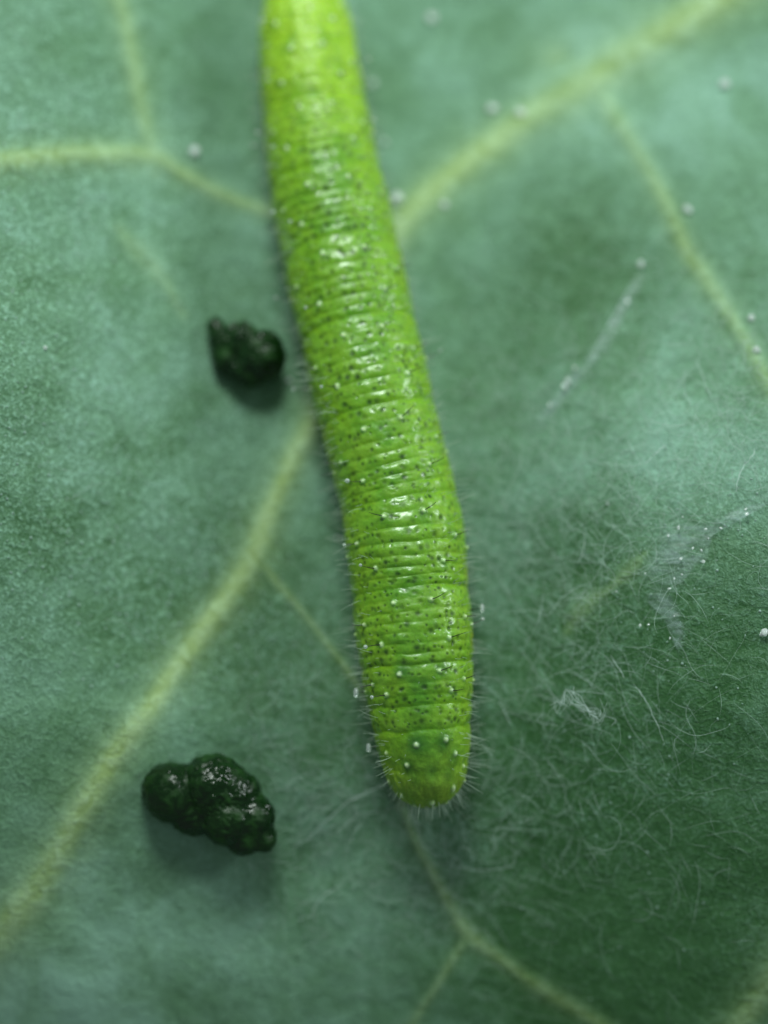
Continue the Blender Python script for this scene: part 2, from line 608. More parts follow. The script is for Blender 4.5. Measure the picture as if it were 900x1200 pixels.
# ------------------------------------------------------------------ the caterpillar
EDGES = [(-20, 340, 368), (-17, 328, 381), (-10, 317, 393), (0, 310, 402), (14, 305, 409), (40, 302, 416), (75, 303, 422), (110, 305, 428), (150, 309, 436), (185, 312, 442), (220, 316, 451),
         (260, 323, 461), (300, 331, 470), (340, 339, 478), (380, 349, 487), (420, 358, 496), (460, 367, 505), (500, 378, 514),
         (540, 389, 523), (580, 399, 534), (610, 403, 541), (640, 407, 545), (680, 412, 547), (720, 416, 551), (760, 421, 553),
         (800, 428, 553), (840, 436, 551), (870, 443, 550), (890, 449, 548), (905, 453, 546), (915, 459, 542), (923, 467, 535), (929, 477, 526), (932, 490, 514)]
_E = catmull(EDGES, 700)
_o = np.argsort(_E[:, 0], kind='stable')
_E = _E[_o]
S0, S1 = EDGES[0][0], EDGES[-1][0]


def cat_axis(s):
    """centre, half width (cm) for photograph rows s"""
    l = np.interp(s, _E[:, 0], _E[:, 1])
    r = np.interp(s, _E[:, 0], _E[:, 2])
    return (l + r) / 2, (r - l) / 2


HK = 0.94                                           # body height over width
SEGS = [-8, 62, 128, 211, 297, 388, 488, 595, 696, 779, 826, 852, 932]     # segment folds, as rows of the axis
ss_uniform = np.linspace(S0 + 0.01, S1 - 0.01, 500)


def axis_point(s):
    cx, hw = cat_axis(s)
    hw_c = hw * PXC
    hmax = np.minimum(hw_c, 0.125 + 0.3 * (hw_c - 0.125))
    z = 0.0
    for _ in range(6):
        p = at_z(cx, s, z)
        z = float(leaf_z(p[0], p[1])) + HK * hw_c * 0.93 + (0.145 - hw_c) * 0.30
    return at_z(cx, s, z), hw_c * (1 - z / DIST)


_AX = [axis_point(s) for s in ss_uniform]
_AXP = np.array([a[0] for a in _AX])
_AXR = np.array([a[1] for a in _AX])
# smooth the spine so that it does not follow every pucker of the leaf
ker = np.hanning(41)
ker /= ker.sum()
_pad = np.pad(_AXP, ((20, 20), (0, 0)), mode='reflect', reflect_type='odd')
_AXP = np.stack([np.convolve(_pad[:, i], ker, 'valid') for i in range(3)], 1)


def spine(s):
    return (np.stack([np.interp(s, ss_uniform, _AXP[:, i]) for i in range(3)], -1), np.interp(s, ss_uniform, _AXR))


def frame(s):
    a, _ = spine(np.clip(s + 4, S0, S1))
    b, _ = spine(np.clip(s - 4, S0, S1))
    T = a - b
    T /= np.linalg.norm(T, axis=-1, keepdims=True)
    S = np.cross(np.array([0, 0, 1.0]), T)
    S /= np.linalg.norm(S, axis=-1, keepdims=True)      # points to the picture's right (T runs down the picture)
    U = np.cross(T, S)
    return T, S, U


# creases: every segment has one broad front lobe and five narrow annulets
CREASE = []
for a, b in zip(SEGS[:-1], SEGS[1:]):
    L = b - a
    CREASE.append((a, 0.027 if a > 100 else 0.016, 3.6, 1.0))
    if L > 60 and a < 840:
        CREASE.append((a + L * 0.17, 0.009, 3.0, 0.0))
    if L > 60 and a < 840:
        for f in (0.34, 0.475, 0.60, 0.73, 0.86):
            CREASE.append((a + L * (f + random.uniform(-0.012, 0.012)), random.uniform(0.019, 0.028), 2.8, 0.0))
    elif L > 40 and a < 840:
        for f in (0.45, 0.75):
            CREASE.append((a + L * f, 0.018, 3.4, 0.0))
CREASE.append((893, 0.020, 4.0, 0.0))

# white tubercles: row offset within a segment, angle from the back's midline, size in pixels
TUB = []          # (s, phi, size, bristle?, droplet?)
for a, b in zip(SEGS[:-1], SEGS[1:]):
    L = b - a
    if L < 35 or a > 845:
        continue
    j = lambda k: random.uniform(-k, k)
    for sgn in (-1, 1):
        TUB.append((a + L * (0.20 + j(0.02)), sgn * (0.30 + j(0.04)), 4.6, sgn > 0 or random.random() < 0.35, False))
        TUB.append((a + L * (0.43 + j(0.02)), sgn * (0.95 + j(0.05)), 4.0, True, random.random() < 0.2))
        TUB.append((a + L * (0.71 + j(0.02)), sgn * (0.60 + j(0.05)), 4.6, True, sgn < 0))
        TUB.append((a + L * (0.52 + j(0.05)), sgn * (1.35 + j(0.05)), 3.2, random.random() < 0.5, random.random() < 0.3))
for s, ph, z in ((866, -0.16, 4.6), (864, 0.42, 4.4), (886, -0.42, 4.2), (880, 0.66, 4.2), (874, -0.95, 4.0), (917, 0.05, 4.0), (909, 0.62, 4.6), (912, -0.75, 3.6), (895, 1.0, 3.6), (921, -0.45, 3.2), (922, 0.5, 3.2), (904, -1.15, 3.2), (910, 1.15, 3.2), (925, 0.1, 2.8)):
    TUB.append((s, ph, z, False, False))


def fold_disp(s, phi):
    """radial change (fraction of the radius) from folds; phi = 0 on the back, +-pi on the belly"""
    d = np.zeros_like(s)
    sw = s + 2.4 * (fbm(phi * 2.1 + 9, s / 60.0, 3.0, 2) - 0.5) * 2
    for k, (c, dep, wd, main) in enumerate(CREASE):
        sel = np.abs(s - c) < wd * 5 + 5
        if not sel.any():
            continue
        x = np.abs(sw[sel] - c) / wd
        mod = (0.7 + 0.6 * vnoise(phi[sel] * 2.0 + k * 5.1, k * 1.7, 0.0)) if main else (0.15 + 0.75 * vnoise(phi[sel] * 2.6 + k * 7.7, k * 3.1, 0.0) + 0.75 * vnoise(phi[sel] * 8.5 + k * 2.3, k * 1.1, 0.0)) * (0.45 + 0.55 * np.exp(-(phi[sel] / 1.0) ** 2))
        d[sel] -= dep * mod * np.exp(-x ** 1.5)
    return d


def surface(s, phi, extra=0.0):
    """point on the caterpillar's skin"""
    P, R = spine(s)
    T, S, U = frame(s)
    c, sn = np.cos(phi), np.sin(phi)
    hz = np.where(c > 0, HK, HK * 0.80)
    k = 1.0 + extra
    w = np.sign(sn) * np.abs(sn) ** 0.92
    return P + S * (R * w * k)[..., None] + U * (R * hz * c * k)[..., None]


caterpillar = link('caterpillar', None)
_c, _ = spine(np.array([500.0]))
CAT0 = np.array([_c[0][0], _c[0][1], float(leaf_z(_c[0][0], _c[0][1]))])
caterpillar.location = CAT0
tag(caterpillar, 'bright green segmented caterpillar with fine hairs lying across the leaf', 'caterpillar')


def build_body():
    t = np.linspace(0, 1, 1560)
    s1 = S0 + (S1 - S0) * t
    nphi = 330
    q = np.linspace(-1, 1, nphi, endpoint=False)
    ph = np.pi * (0.72 * q + 0.28 * q ** 3)
    Sg, Pg = np.meshgrid(s1, ph, indexing='ij')
    s, phi = Sg.ravel(), Pg.ravel()
    c = np.cos(phi)
    d = fold_disp(s, phi)
    # soft swelling of every segment
    for a, b in zip(SEGS[:-1], SEGS[1:]):
        m = (s >= a) & (s < b)
        d[m] += 0.016 * np.sin(np.pi * (s[m] - a) / (b - a)) * (0.6 if b > 850 else 1.0)
    px = s
    py = phi * 69.0
    # lateral fold and stubby prolegs low on the sides
    d += 0.05 * np.exp(-((np.abs(phi) - 1.95) / 0.22) ** 2) * (0.6 + 0.8 * vnoise(s / 24.0, 2.0 + np.sign(phi)))
    for a, b in list(zip(SEGS[:-1], SEGS[1:]))[5:9] + [(880, 925)]:
        mid = (a + b) / 2
        d += 0.26 * np.exp(-((s - mid) / 15.0) ** 2 - ((np.abs(phi) - 2.45) / 0.24) ** 2)
    # fine lumps
    d += 0.032 * (fbm(px / 8.0, py / 13.0, 1.0, 2) - 0.5) + 0.009 * (fbm(px / 4.0, py / 5.0, 5.0, 2) - 0.5)
    d += 0.05 * sstep(858, 905, s) * (fbm(px / 7.0, py / 8.0, 31.0, 2) - 0.5)
    # colour
    mid = fbm(px / 30.0, py / 22.0, 8.0, 3)
    side = sstep(0.55, 1.45, np.abs(phi))
    green = np.array([0.172, 0.362, 0.005])
    deep = np.array([0.080, 0.255, 0.006])
    lime = np.array([0.232, 0.415, 0.014])
    pale = np.array([0.330, 0.520, 0.090])
    col = green + (deep - green) * (np.clip(np.exp(-(phi / 0.40) ** 2) * (0.35 + 0.6 * mid) * (0.7 + 0.45 * sstep(450, 800, s)), 0, 1))[:, None]
    col = col + (lime - col) * (side * (0.5 + 0.4 * mid))[:, None]
    headward = 1 - sstep(30, 260, s)  # paler thorax; the stronger light at this end is put into the colour
    col = col + (np.array([0.34, 0.56, 0.018]) - col) * (headward * 0.85)[:, None]
    tail = sstep(870, 928, s)
    col = col + (np.array([0.215, 0.315, 0.022]) - col) * (0.75 * tail)[:, None]
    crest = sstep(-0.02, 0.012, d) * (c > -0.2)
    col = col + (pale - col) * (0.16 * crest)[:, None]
    yel = np.exp(-((np.abs(phi) - 1.42) / 0.10) ** 2) * sstep(0.45, 0.75, vnoise(s / 26.0, 3.3 + np.sign(phi)))
    col = col + (np.array([0.42, 0.43, 0.02]) - col) * (0.45 * yel)[:, None]
    gloss = (0.30 + 0.70 * sstep(100, 380, s)) * (1 - 0.5 * sstep(850, 900, s))  # highlight strength painted along the body, weaker at head and tail
    blot = sstep(0.50, 0.72, fbm(px / 16.0, py / 20.0, 21.0, 3))
    col = col + (np.array([0.060, 0.230, 0.006]) - col) * (0.45 * blot * (0.35 + 0.65 * np.exp(-(phi / 0.7) ** 2)))[:, None]
    # dark green blotches on the last segments
    for a, b, r, k in ((866, -0.16, 12, 0.95), (867, 0.36, 11, 0.95), (888, -0.40, 10, 0.75), (884, 0.60, 9, 0.6), (893, 0.10, 10, 0.55), (900, -0.25, 8, 0.45), (897, 0.45, 8, 0.5), (786, -0.25, 9, 0.75), (786, 0.42, 9, 0.6), (800, 0.05, 9, 0.35), (833, -0.1, 10, 0.35)):
        g = np.exp(-(((s - a) ** 2 + ((phi - b) * 62) ** 2) / r ** 2))
        col = col + (np.array([0.025, 0.12, 0.012]) - col) * (k * g)[:, None]
    N = len(ph)
    spot = np.zeros_like(s)
    grid_s0, ds = s1[0], s1[1] - s1[0]

    def stamp(cs, cp, r, fn):
        """visit the vertices within r pixels of (cs, cp)"""
        i0 = max(0, int((cs - r - grid_s0) / ds))
        i1 = min(len(s1), int((cs + r - grid_s0) / ds) + 2)
        rr = max(30.0, float(np.interp(cs, ss_uniform, _AXR)) / PXC)
        jj = np.where(np.abs(ph - cp) * rr < r)[0]
        if i1 <= i0 or not len(jj):
            return
        idx = (np.arange(i0, i1)[:, None] * N + jj[None, :]).ravel()
        dist = np.hypot(s[idx] - cs, (phi[idx] - cp) * rr)
        fn(idx, dist)

    # dark pits in rows along every annulet
    edges = sorted(cc[0] for cc in CREASE)
    rows = []
    for a, b in zip(edges[:-1], edges[1:]):
        L = b - a
        if b > 872:
            continue
        if L > 22:
            rows += [a + L * 0.28, a + L * 0.68]
        else:
            rows.append(a + L * 0.5)
    for rs in rows:
        p = -2.0 + random.uniform(0, 0.15)
        while p < 2.0:
            if random.random() < 0.86:
                cs, cp = rs + random.gauss(0, 2.8), p + random.gauss(0, 0.05)
                rad = random.choice((1.3, 1.7, 2.1, 2.6, 3.2))
                amt = random.uniform(0.40, 1.0) * (0.85 if abs(cp) > 0.75 else 1.0) * float(0.35 + 0.65 * sstep(60, 230, cs))

                def f(idx, dist, rad=rad, amt=amt):
                    g = np.exp(-(dist / rad) ** 2.3)
                    spot[idx] = np.maximum(spot[idx], amt * g)
                    d[idx] -= 0.010 * g
                stamp(cs, cp, rad * 2.6, f)
            p += random.uniform(0.07, 0.14)
    col = col + (np.array([0.008, 0.045, 0.003]) - col) * (0.92 * spot)[:, None]
    # white raised tubercles
    for ts, tp, tr, hair, drop in TUB:
        def f(idx, dist, tr=tr):
            g = np.exp(-(dist / (tr * 0.62)) ** 3)
            halo = np.exp(-(dist / (tr * 1.5)) ** 2)
            d[idx] += 0.048 * g
            col[idx] += (np.array([0.05, 0.20, 0.01]) - col[idx]) * (0.35 * halo * (1 - g))[:, None]
            col[idx] += (np.array([0.58, 0.74, 0.44]) - col[idx]) * (0.85 * g)[:, None]
        stamp(ts, tp, tr * 2.4, f)
    # head (outside the picture): fine dark specks stay off it
    V = surface(s, phi, d)
    n = len(s1)
    i = np.arange(n - 1)[:, None] * N
    k = np.arange(N)[None, :]
    k2 = (k + 1) % N
    F = np.stack([i + k, i + k2, i + N + k2, i + N + k], -1).reshape(-1, 4)
    # close both ends
    endA = V[:N].mean(0) + 0.006 * np.array([0, 1, 0])
    endB = V[-N:].mean(0) - 0.010 * np.array([0, 1, 0])
    V = np.vstack([V, endA, endB])
    col = np.vstack([col, col[0], col[-1]])
    gloss = np.r_[gloss, 0, 0]
    nA, nB = n * N, n * N + 1
    kk = np.arange(N)
    FA = np.stack([np.full(N, nA), (kk + 1) % N, kk], 1)
    base = (n - 1) * N
    FB = np.stack([np.full(N, nB), base + kk, base + (kk + 1) % N], 1)
    me = make_mesh('body', V - CAT0, [F, FA, FB], {'skin': np.clip(col, 0, 1), 'gloss': gloss})
    return link('body', me, M_BODY, caterpillar)


body = build_body()


def skin_point(s, phi, lift=0.0):
    s_, p_ = np.array([float(s)]), np.array([float(phi)])
    d = fold_disp(s_, p_)
    P = surface(s_, p_, d + lift)[0]
    T, S, U = frame(s_)
    c, sn = math.cos(phi), math.sin(phi)
    nrm = S[0] * sn + U[0] * c
    return P, nrm / np.linalg.norm(nrm), T[0], S[0], U[0]


SPH2_V, SPH2_F = icosphere(3)
DROP_ME = make_mesh('droplet', SPH2_V * np.array([1, 1, 1.15]), SPH2_F)
DROP_ME.materials.append(M_DROP)

# dark bristles on the white tubercles, some with a clear droplet at the tip
for ts, tp, tr, hair, drop in TUB:
    if not hair or ts < 40:
        continue
    P, nrm, T, S, U = skin_point(ts, tp, 0.03)
    L = random.uniform(13, 21) * PXC
    out = S * math.copysign(1, tp) * random.uniform(0.7, 1.1) + nrm * 0.75 + T * random.uniform(-0.35, 0.15)
    out /= np.linalg.norm(out)
    bend = T * random.uniform(-0.5, 0.3) - U * 0.25
    t = np.linspace(0, 1, 9)[:, None]
    line = P + out * L * t + bend * L * 0.5 * t ** 2
    V, F = tubes([line - P], [np.linspace(1.05, 0.42, 9) * PXC * 0.62], 5)
    o = link('bristle', make_mesh('bristle', V, F), M_BRISTLE, caterpillar, P - CAT0)
    if drop:
        q = link('droplet', DROP_ME, None, o, line[-1] - P)
        r = random.uniform(1.9, 2.9) * PXC
        q.scale = (r, r, r)
# the two bright droplets on the left flank and one on the right, as seen in the photograph
for ts, tp, ln, r in ((806, -1.42, 12, 4.0), (868, -1.40, 11, 3.8), (722, 1.40, 15, 3.6)):
    P, nrm, T, S, U = skin_point(ts, tp, 0.0)
    out = S * math.copysign(1, tp) + U * 0.35
    out /= np.linalg.norm(out)
    t = np.linspace(0, 1, 7)[:, None]
    line = P + out * ln * PXC * t
    V, F = tubes([line - P], [np.linspace(0.9, 0.45, 7) * PXC * 0.6], 5)
    o = link('bristle', make_mesh('bristle', V, F), M_BRISTLE, caterpillar, P - CAT0)
    q = link('droplet', DROP_ME, None, o, line[-1] - P)
    q.scale = (r * PXC * 0.8, r * PXC * 1.35, r * PXC)

# fine pale hairs over the whole body
lines, rads = [], []
for _ in range(1250):
    s = random.uniform(-10, 930)
    phi = random.choice((-1, 1)) * (random.uniform(0.7, 2.1) if random.random() < 0.85 else random.uniform(0, 0.7))
    P, nrm, T, S, U = skin_point(s, phi, -0.01)
    big = random.random()
    L = (random.uniform(6, 14) if big < 0.62 else random.uniform(15, 30)) * PXC
    if abs(phi) < 0.7:
        L *= 0.45
    d = nrm + T * random.uniform(-0.35, 0.35) + S * random.uniform(-0.2, 0.2)
    if s > 905:
        d = d + T * random.uniform(0.2, 1.3)
    d /= np.linalg.norm(d)
    bend = T * random.uniform(-0.5, 0.5) - np.array([0, 0, 0.4])
    t = np.linspace(0, 1, 7)[:, None]
    lines.append(P + d * L * t + bend * L * 0.4 * t ** 2 - CAT0)
    rads.append(np.linspace(0.42, 0.16, 7) * PXC)
for _ in range(64):                                     # the fringe at the tail
    s = random.uniform(916, 931)
    phi = random.uniform(-1.7, 1.7)
    P, nrm, T, S, U = skin_point(s, phi, -0.03)
    L = random.uniform(9, 24) * PXC
    d = T * random.uniform(0.7, 1.2) + nrm * random.uniform(0.2, 0.8) + S * random.uniform(-0.25, 0.25)
    d /= np.linalg.norm(d)
    t = np.linspace(0, 1, 7)[:, None]
    lines.append(P + d * L * t + (S * random.uniform(-0.5, 0.5) - np.array([0, 0, 0.4])) * L * 0.4 * t ** 2 - CAT0)
    rads.append(np.linspace(0.62, 0.2, 7) * PXC)
V, F = tubes(lines, rads, 3)
tag(link('fine_hair', make_mesh('fine_hair', V, F), M_HAIR, caterpillar), kind='stuff')

# ------------------------------------------------------------------ frass pellets
def frass(center_px, lumps, label, seed, rough):
    """lumps: (px, py, radius in px, height in px of the lump's centre above the leaf)"""
    base = on_leaf(*center_px)
    C0, R0 = [], []
    for px, py, r, h in lumps:
        z = base[2] + h * PXC
        C0.append(at_z(px, py, z))
        R0.append(r * PXC)
    C0, R0 = np.array(C0), np.array(R0)
    o0 = (C0 * R0[:, None] ** 2).sum(0) / (R0 ** 2).sum()
    D, Fc = icosphere(6)

    def sdf(p):
        d = np.linalg.norm(p[:, None, :] - C0[None], axis=2) - R0[None]
        k = 260.0
        return -np.log(np.exp(-k * d).sum(1)) / k
    t = np.full(len(D), 0.5)
    for _ in range(60):
        t = t - 0.7 * sdf(o0 + D * t[:, None])
    p = o0 + D * t[:, None]
    q = p * 1.0
    n = 0.50 * (fbm(q[:, 0] * 22 + seed, q[:, 1] * 22, q[:, 2] * 22, 3) - 0.5) + 0.30 * (np.abs(fbm(q[:, 0] * 48, q[:, 1] * 48 + seed, q[:, 2] * 48, 2) - 0.5) - 0.1)
    n = n + 0.42 * (np.abs(fbm(q[:, 0] * 75, q[:, 1] * 75 + seed, q[:, 2] * 75, 2) - 0.5) - 0.1)
    p = p + D * (n * rough)[:, None]
    zl = leaf_z(p[:, 0], p[:, 1])
    p[:, 2] = np.maximum(p[:, 2], zl - 0.012)
    loc = np.array([o0[0], o0[1], float(leaf_z(o0[0], o0[1]))])
    o = link('frass_pellet', make_mesh('frass_pellet', p - loc, Fc), M_FRASS, None, loc)
    tag(o, label, 'droppings', 'dark droppings left on the leaf')


frass((245, 945), [(202, 928, 34, 26), (186, 932, 20, 20), (250, 922, 37, 28), (276, 932, 28, 28), (298, 956, 25, 24), (268, 958, 33, 22), (228, 950, 28, 16), (305, 980, 18, 16), (286, 980, 22, 15)],
      'larger glossy black-green lumpy dropping at lower left beside the main rib', 3.0, 0.030)
frass((290, 420), [(306, 416, 29, 30), (284, 400, 22, 30), (263, 400, 17, 26), (253, 384, 11, 24), (268, 420, 20, 20), (290, 430, 24, 20)],
      'smaller blackish dropping close to the left flank of the caterpillar', 11.0, 0.040)

# ------------------------------------------------------------------ silk
def thread_path(pts, lift0=0.006, jig=0.0, n=40):
    D = catmull([(a, b) for a, b in pts], n)
    off = rng.random(2) * 90
    t = np.arange(len(D)) * 0.35
    D = D + jig * np.stack([vnoise(t + off[0], 0.3) - 0.5, vnoise(t + off[1], 4.3) - 0.5], 1)
    P = on_leaf(D[:, 0], D[:, 1])
    P[:, 2] += lift0 + 0.010 * vnoise(np.arange(len(P)) * 0.22 + off[0], 9.1)
    return P


def wander(px, py, ang, length, curl, lift):
    """a loose thread that wanders over the leaf"""
    n = max(6, int(length / 6))
    k = random.uniform(-curl, curl)
    x, y, a = px, py, ang
    pts = []
    p0 = at_z(px, py, float(leaf_z(*at_z(px, py, 0.1)[:2])))
    X = np.array([p0[0], p0[1]])
    for i in range(n):
        pts.append(X.copy())
        k = 0.88 * k + random.gauss(0, curl * 0.45)
        a += k
        X = X + np.array([math.cos(a), -math.sin(a)]) * 6 * PXC
    pts = np.array(pts)
    z = leaf_z(pts[:, 0], pts[:, 1]) + 0.003 + lift * vnoise(np.arange(n) * 0.18 + px, py)
    return np.column_stack([pts, z])


WEB = [(600, 480, 60, 70, 60, 60), (630, 570, 70, 90, 60, 60), (700, 590, 80, 100, 50, 60), (590, 640, 50, 60, 50, 60), (770, 430, 80, 90, 60, 60), (850, 520, 60, 80, 50, 60), (720, 720, 80, 60, 60, 60), (500, 1010, 90, 60, 60, 80), (330, 900, 70, 50, -50, 50),  # centre, spread, number, preferred direction (deg), direction spread
    (800, 500, 110, 150, 60, 60), (860, 440, 60, 70, 80, 50), (700, 480, 120, 90, 40, 60), (640, 620, 80, 100, 70, 60), (620, 780, 90, 90, 60, 70),
    (700, 820, 110, 90, 55, 60), (620, 920, 120, 90, 50, 80), (540, 980, 90, 90, 60, 80), (400, 960, 80, 90, -40, 40), (380, 860, 70, 90, -40, 50),
    (440, 1020, 80, 90, -50, 60), (350, 1060, 90, 35, -50, 40), (700, 980, 140, 55, 45, 60), (820, 900, 120, 45, 60, 70), (800, 680, 90, 45, 10, 40),
    (200, 640, 130, 30, 70, 60), (120, 480, 120, 30, 40, 90), (590, 680, 40, 50, 10, 60), (60, 250, 100, 30, 60, 60), (400, 750, 50, 40, -30, 60), (580, 520, 50, 30, 60, 60)]
lines, rads = [], []
for cx, cy, sp, num, ang, asp in WEB:
    for _ in range(int(num * 1.2)):
        L = random.choice((20, 30, 40, 55, 80))
        P = wander(random.gauss(cx, sp * 0.85), random.gauss(cy, sp * 0.85), math.radians(random.gauss(ang, asp)) + random.choice((0, math.pi)), L, random.choice((0.08, 0.16, 0.28)), random.choice((0.004, 0.012, 0.02, 0.04, 0.07)) if 380 < cx and 400 < cy < 1000 else random.choice((0.004, 0.010, 0.02)))
        n = len(P)
        taper = np.minimum(1, np.minimum(np.arange(n), np.arange(n)[::-1]) / 3.0 + 0.3)
        lines.append(P)
        rads.append(taper * random.choice((0.12, 0.16, 0.22, 0.32)) * PXC)
for _ in range(900):                                    # the denser felt right of the caterpillar and round its tail
    cx, cy, sx, sy = random.choice(((790, 500, 80, 70), (680, 520, 80, 70), (600, 560, 50, 90), (860, 470, 50, 60), (640, 700, 70, 70), (520, 990, 90, 50), (380, 950, 50, 60), (610, 880, 60, 70)))
    P = wander(random.gauss(cx, sx), random.gauss(cy, sy), random.uniform(0, 6.28), random.choice((18, 26, 36, 50)), random.choice((0.15, 0.3, 0.45)), random.choice((0.006, 0.02, 0.05)))
    n = len(P)
    taper = np.minimum(1, np.minimum(np.arange(n), np.arange(n)[::-1]) / 3.0 + 0.25)
    lines.append(P)
    rads.append(taper * random.choice((0.14, 0.20, 0.30, 0.38)) * PXC)
V, F = tubes(lines, rads, 3)
tag(link('silk_web', make_mesh('silk_web', V, F), M_SILK),
    'sparse web of hair-thin whitish silk spread over the leaf', 'silk', kind='stuff')

THREADS = [
    ([(360, 985), (390, 955), (415, 936), (450, 920), (462, 912)], 0.75, 'curved silk thread running down left from the tail of the caterpillar'),
    ([(395, 975), (408, 965), (421, 953)], 0.70, 'short straight silk thread between the tail and the larger dropping'),
    ([(410, 988), (416, 975), (425, 965)], 0.60, 'very short slanted silk thread left of the rib below the tail'),
    ([(362, 1078), (372, 1058), (384, 1047), (402, 1036)], 0.65, 'bent silk thread lying far below the tail at bottom left'),
    ([(715, 770), (725, 785), (731, 796)], 0.60, 'short bright silk thread to the right above the crumpled silk tuft'),
    ([(741, 803), (756, 822), (770, 850), (778, 872)], 0.50, 'long straight silk thread right of the crumpled silk tuft'),
    ([(585, 822), (592, 836), (598, 850)], 0.55, 'short silk thread standing between the tail and the crumpled silk tuft'),
    ([(755, 545), (768, 532), (780, 522)], 0.70, 'short whitish silk thread crossing the pale patch at right'),
    ([(862, 578), (864, 560), (872, 545), (882, 535), (884, 525)], 0.60, 'hooked silk thread near the right edge above the silk film'),
    ([(815, 420), (824, 446), (832, 470)], 0.55, 'straight silk thread beside the right side vein'),
    ([(678, 660), (684, 640), (684, 625)], 0.55, 'short curved silk thread above the small yellow vein at right'),
    ([(592, 720), (622, 716), (642, 722), (660, 700), (690, 682)], 0.45, 'wavy silk thread leading from the flank towards the small yellow vein'),
    ([(520, 1012), (560, 1020), (598, 1015), (605, 1000)], 0.45, 'curled silk thread right of the vein below the tail'),
    ([(480, 950), (487, 965), (496, 990), (520, 1008)], 0.45, 'silk thread trailing straight down from the tip of the tail'),
]
for pts, wd, label in THREADS:
    P = thread_path(pts, 0.010, 2.5, 30)
    n = len(P)
    taper = np.minimum(1, np.minimum(np.arange(n), np.arange(n)[::-1]) / 5.0 + 0.25)
    V, F = tubes([P - P[0]], [taper * wd * 0.5 * PXC], 5)
    o = link('silk_thread', make_mesh('silk_thread', V, F), M_SILK2, None, P[0])
    tag(o, label, 'silk', 'single silk threads on the leaf')

# crumpled silk tuft
lines, rads = [], []
main = [(635, 838), (645, 831), (652, 826), (658, 830), (662, 816), (672, 823), (682, 830), (690, 840), (698, 845), (704, 838), (705, 824)]
for k in range(11):
    a = random.randint(0, 5)
    b = random.randint(a + 3, len(main))
    pts = [(x + random.gauss(0, 4.0), y + random.gauss(0, 4.0)) for x, y in main[a:b]]
    if len(pts) < 3:
        continue
    P = thread_path(pts, 0.030 + 0.040 * random.random(), 3.0, 26)
    lines.append(P)
    rads.append(np.full(len(P), random.uniform(0.12, 0.30) * PXC))
for k in range(6):
    x, y = random.choice(main)
    P = thread_path([(x, y), (x + random.gauss(6, 6), y + random.gauss(7, 4)), (x + random.gauss(14, 9), y + random.gauss(14, 7))], 0.008, 2.0, 14)
    lines.append(P)
    rads.append(np.full(len(P), 0.24 * PXC))
V, F = tubes(lines, [r * 0.8 for r in rads], 4)
loc = on_leaf(668, 832)
tag(link('silk_tuft', make_mesh('silk_tuft', V - loc, F), M_SILK2, None, loc), 'small crumpled tuft of whitish silk right of the tail', 'silk')

# silk films: thin crinkled sheets stuck to the leaf
def film(outline, label, lift, glints):
    O = np.array(outline, float)
    cx, cy = O.mean(0)
    rings, seg = 14, 72
    D = catmull(list(map(tuple, O)) + [tuple(O[0])], seg)[:-1]
    D = np.array(D)
    m = len(D)
    pts, edge = [(cx, cy)], [1.0]
    for i in range(1, rings + 1):
        f = i / rings
        for x, y in D:
            j = 1 + (0.10 * (vnoise(x * 0.11, y * 0.11) - 0.5) * 2 if i == rings else 0)
            pts.append((cx + (x - cx) * f * j, cy + (y - cy) * f * j))
            edge.append(1.0 - sstep(0.62, 1.0, f) * 0.85)
    pts = np.array(pts)
    W = on_leaf(pts[:, 0], pts[:, 1])
    W[:, 2] += lift + 0.012 * (fbm(W[:, 0] * 24, W[:, 1] * 60, 0.0, 3) - 0.3)
    F = [np.stack([np.zeros(m, int), 1 + np.arange(m), 1 + (np.arange(m) + 1) % m], 1)]
    q = []
    for i in range(rings - 1):
        a = 1 + i * m
        k = np.arange(m)
        q.append(np.stack([a + k, a + m + k, a + m + (k + 1) % m, a + (k + 1) % m], 1))
    F.append(np.vstack(q))
    loc = W[0].copy()
    root = link('silk_film', None, None, None, loc)
    tag(root, label, 'silk')
    link('sheet', make_mesh('sheet', W - loc, F, {'edge': np.array(edge)}), M_FILM, root)
    for gx, gy, r in glints:
        p = on_leaf(gx, gy, lift + 0.012)
        g = link('glint_bead', BEAD_ME, None, root, p - loc)
        r *= 0.8
        g.scale = (r * PXC * random.uniform(0.6, 1.5), r * PXC * random.uniform(0.6, 1.5), r * PXC * 0.6)
        g.rotation_euler = (random.uniform(-0.5, 0.5), random.uniform(-0.5, 0.5), random.uniform(0, 6))
    return root


_jit = 1 + 0.55 * (vnoise(SPH2_V[:, 0] * 2.2 + 4, SPH2_V[:, 1] * 2.2, SPH2_V[:, 2] * 2.2) - 0.5)
BEAD_ME = make_mesh('bead', SPH2_V * _jit[:, None], SPH2_F)
BEAD_ME.materials.append(M_BEAD)
gl = [(795, 618, 2.6), (783, 628, 1.8), (827, 620, 1.7), (845, 619, 2.0), (830, 631, 1.8), (822, 645, 1.9), (824, 658, 2.2), (798, 655, 2.0), (790, 678, 1.9), (799, 673, 1.5), (875, 602, 2.3), (874, 597, 1.6),
      (812, 642, 1.4), (784, 690, 1.8), (800, 606, 1.5), (756, 672, 1.5)]
film([(760, 640), (790, 612), (830, 612), (870, 590), (905, 570), (905, 588), (872, 606), (838, 626), (830, 650), (812, 668), (792, 692), (770, 694), (752, 672)],
     'translucent greyish silk sheet with sparkling specks near the right edge', 0.006, gl)
film([(618, 505), (640, 478), (668, 440), (700, 405), (735, 345), (752, 312), (760, 318), (745, 352), (712, 410), (680, 446), (655, 478), (632, 505)],
     'narrow pale silk streak slanting up from the flank to the right vein', 0.006, [(673, 431, 3.0), (665, 446, 3.6), (661, 452, 3.0), (644, 474, 2.0), (735, 353, 2.2)])
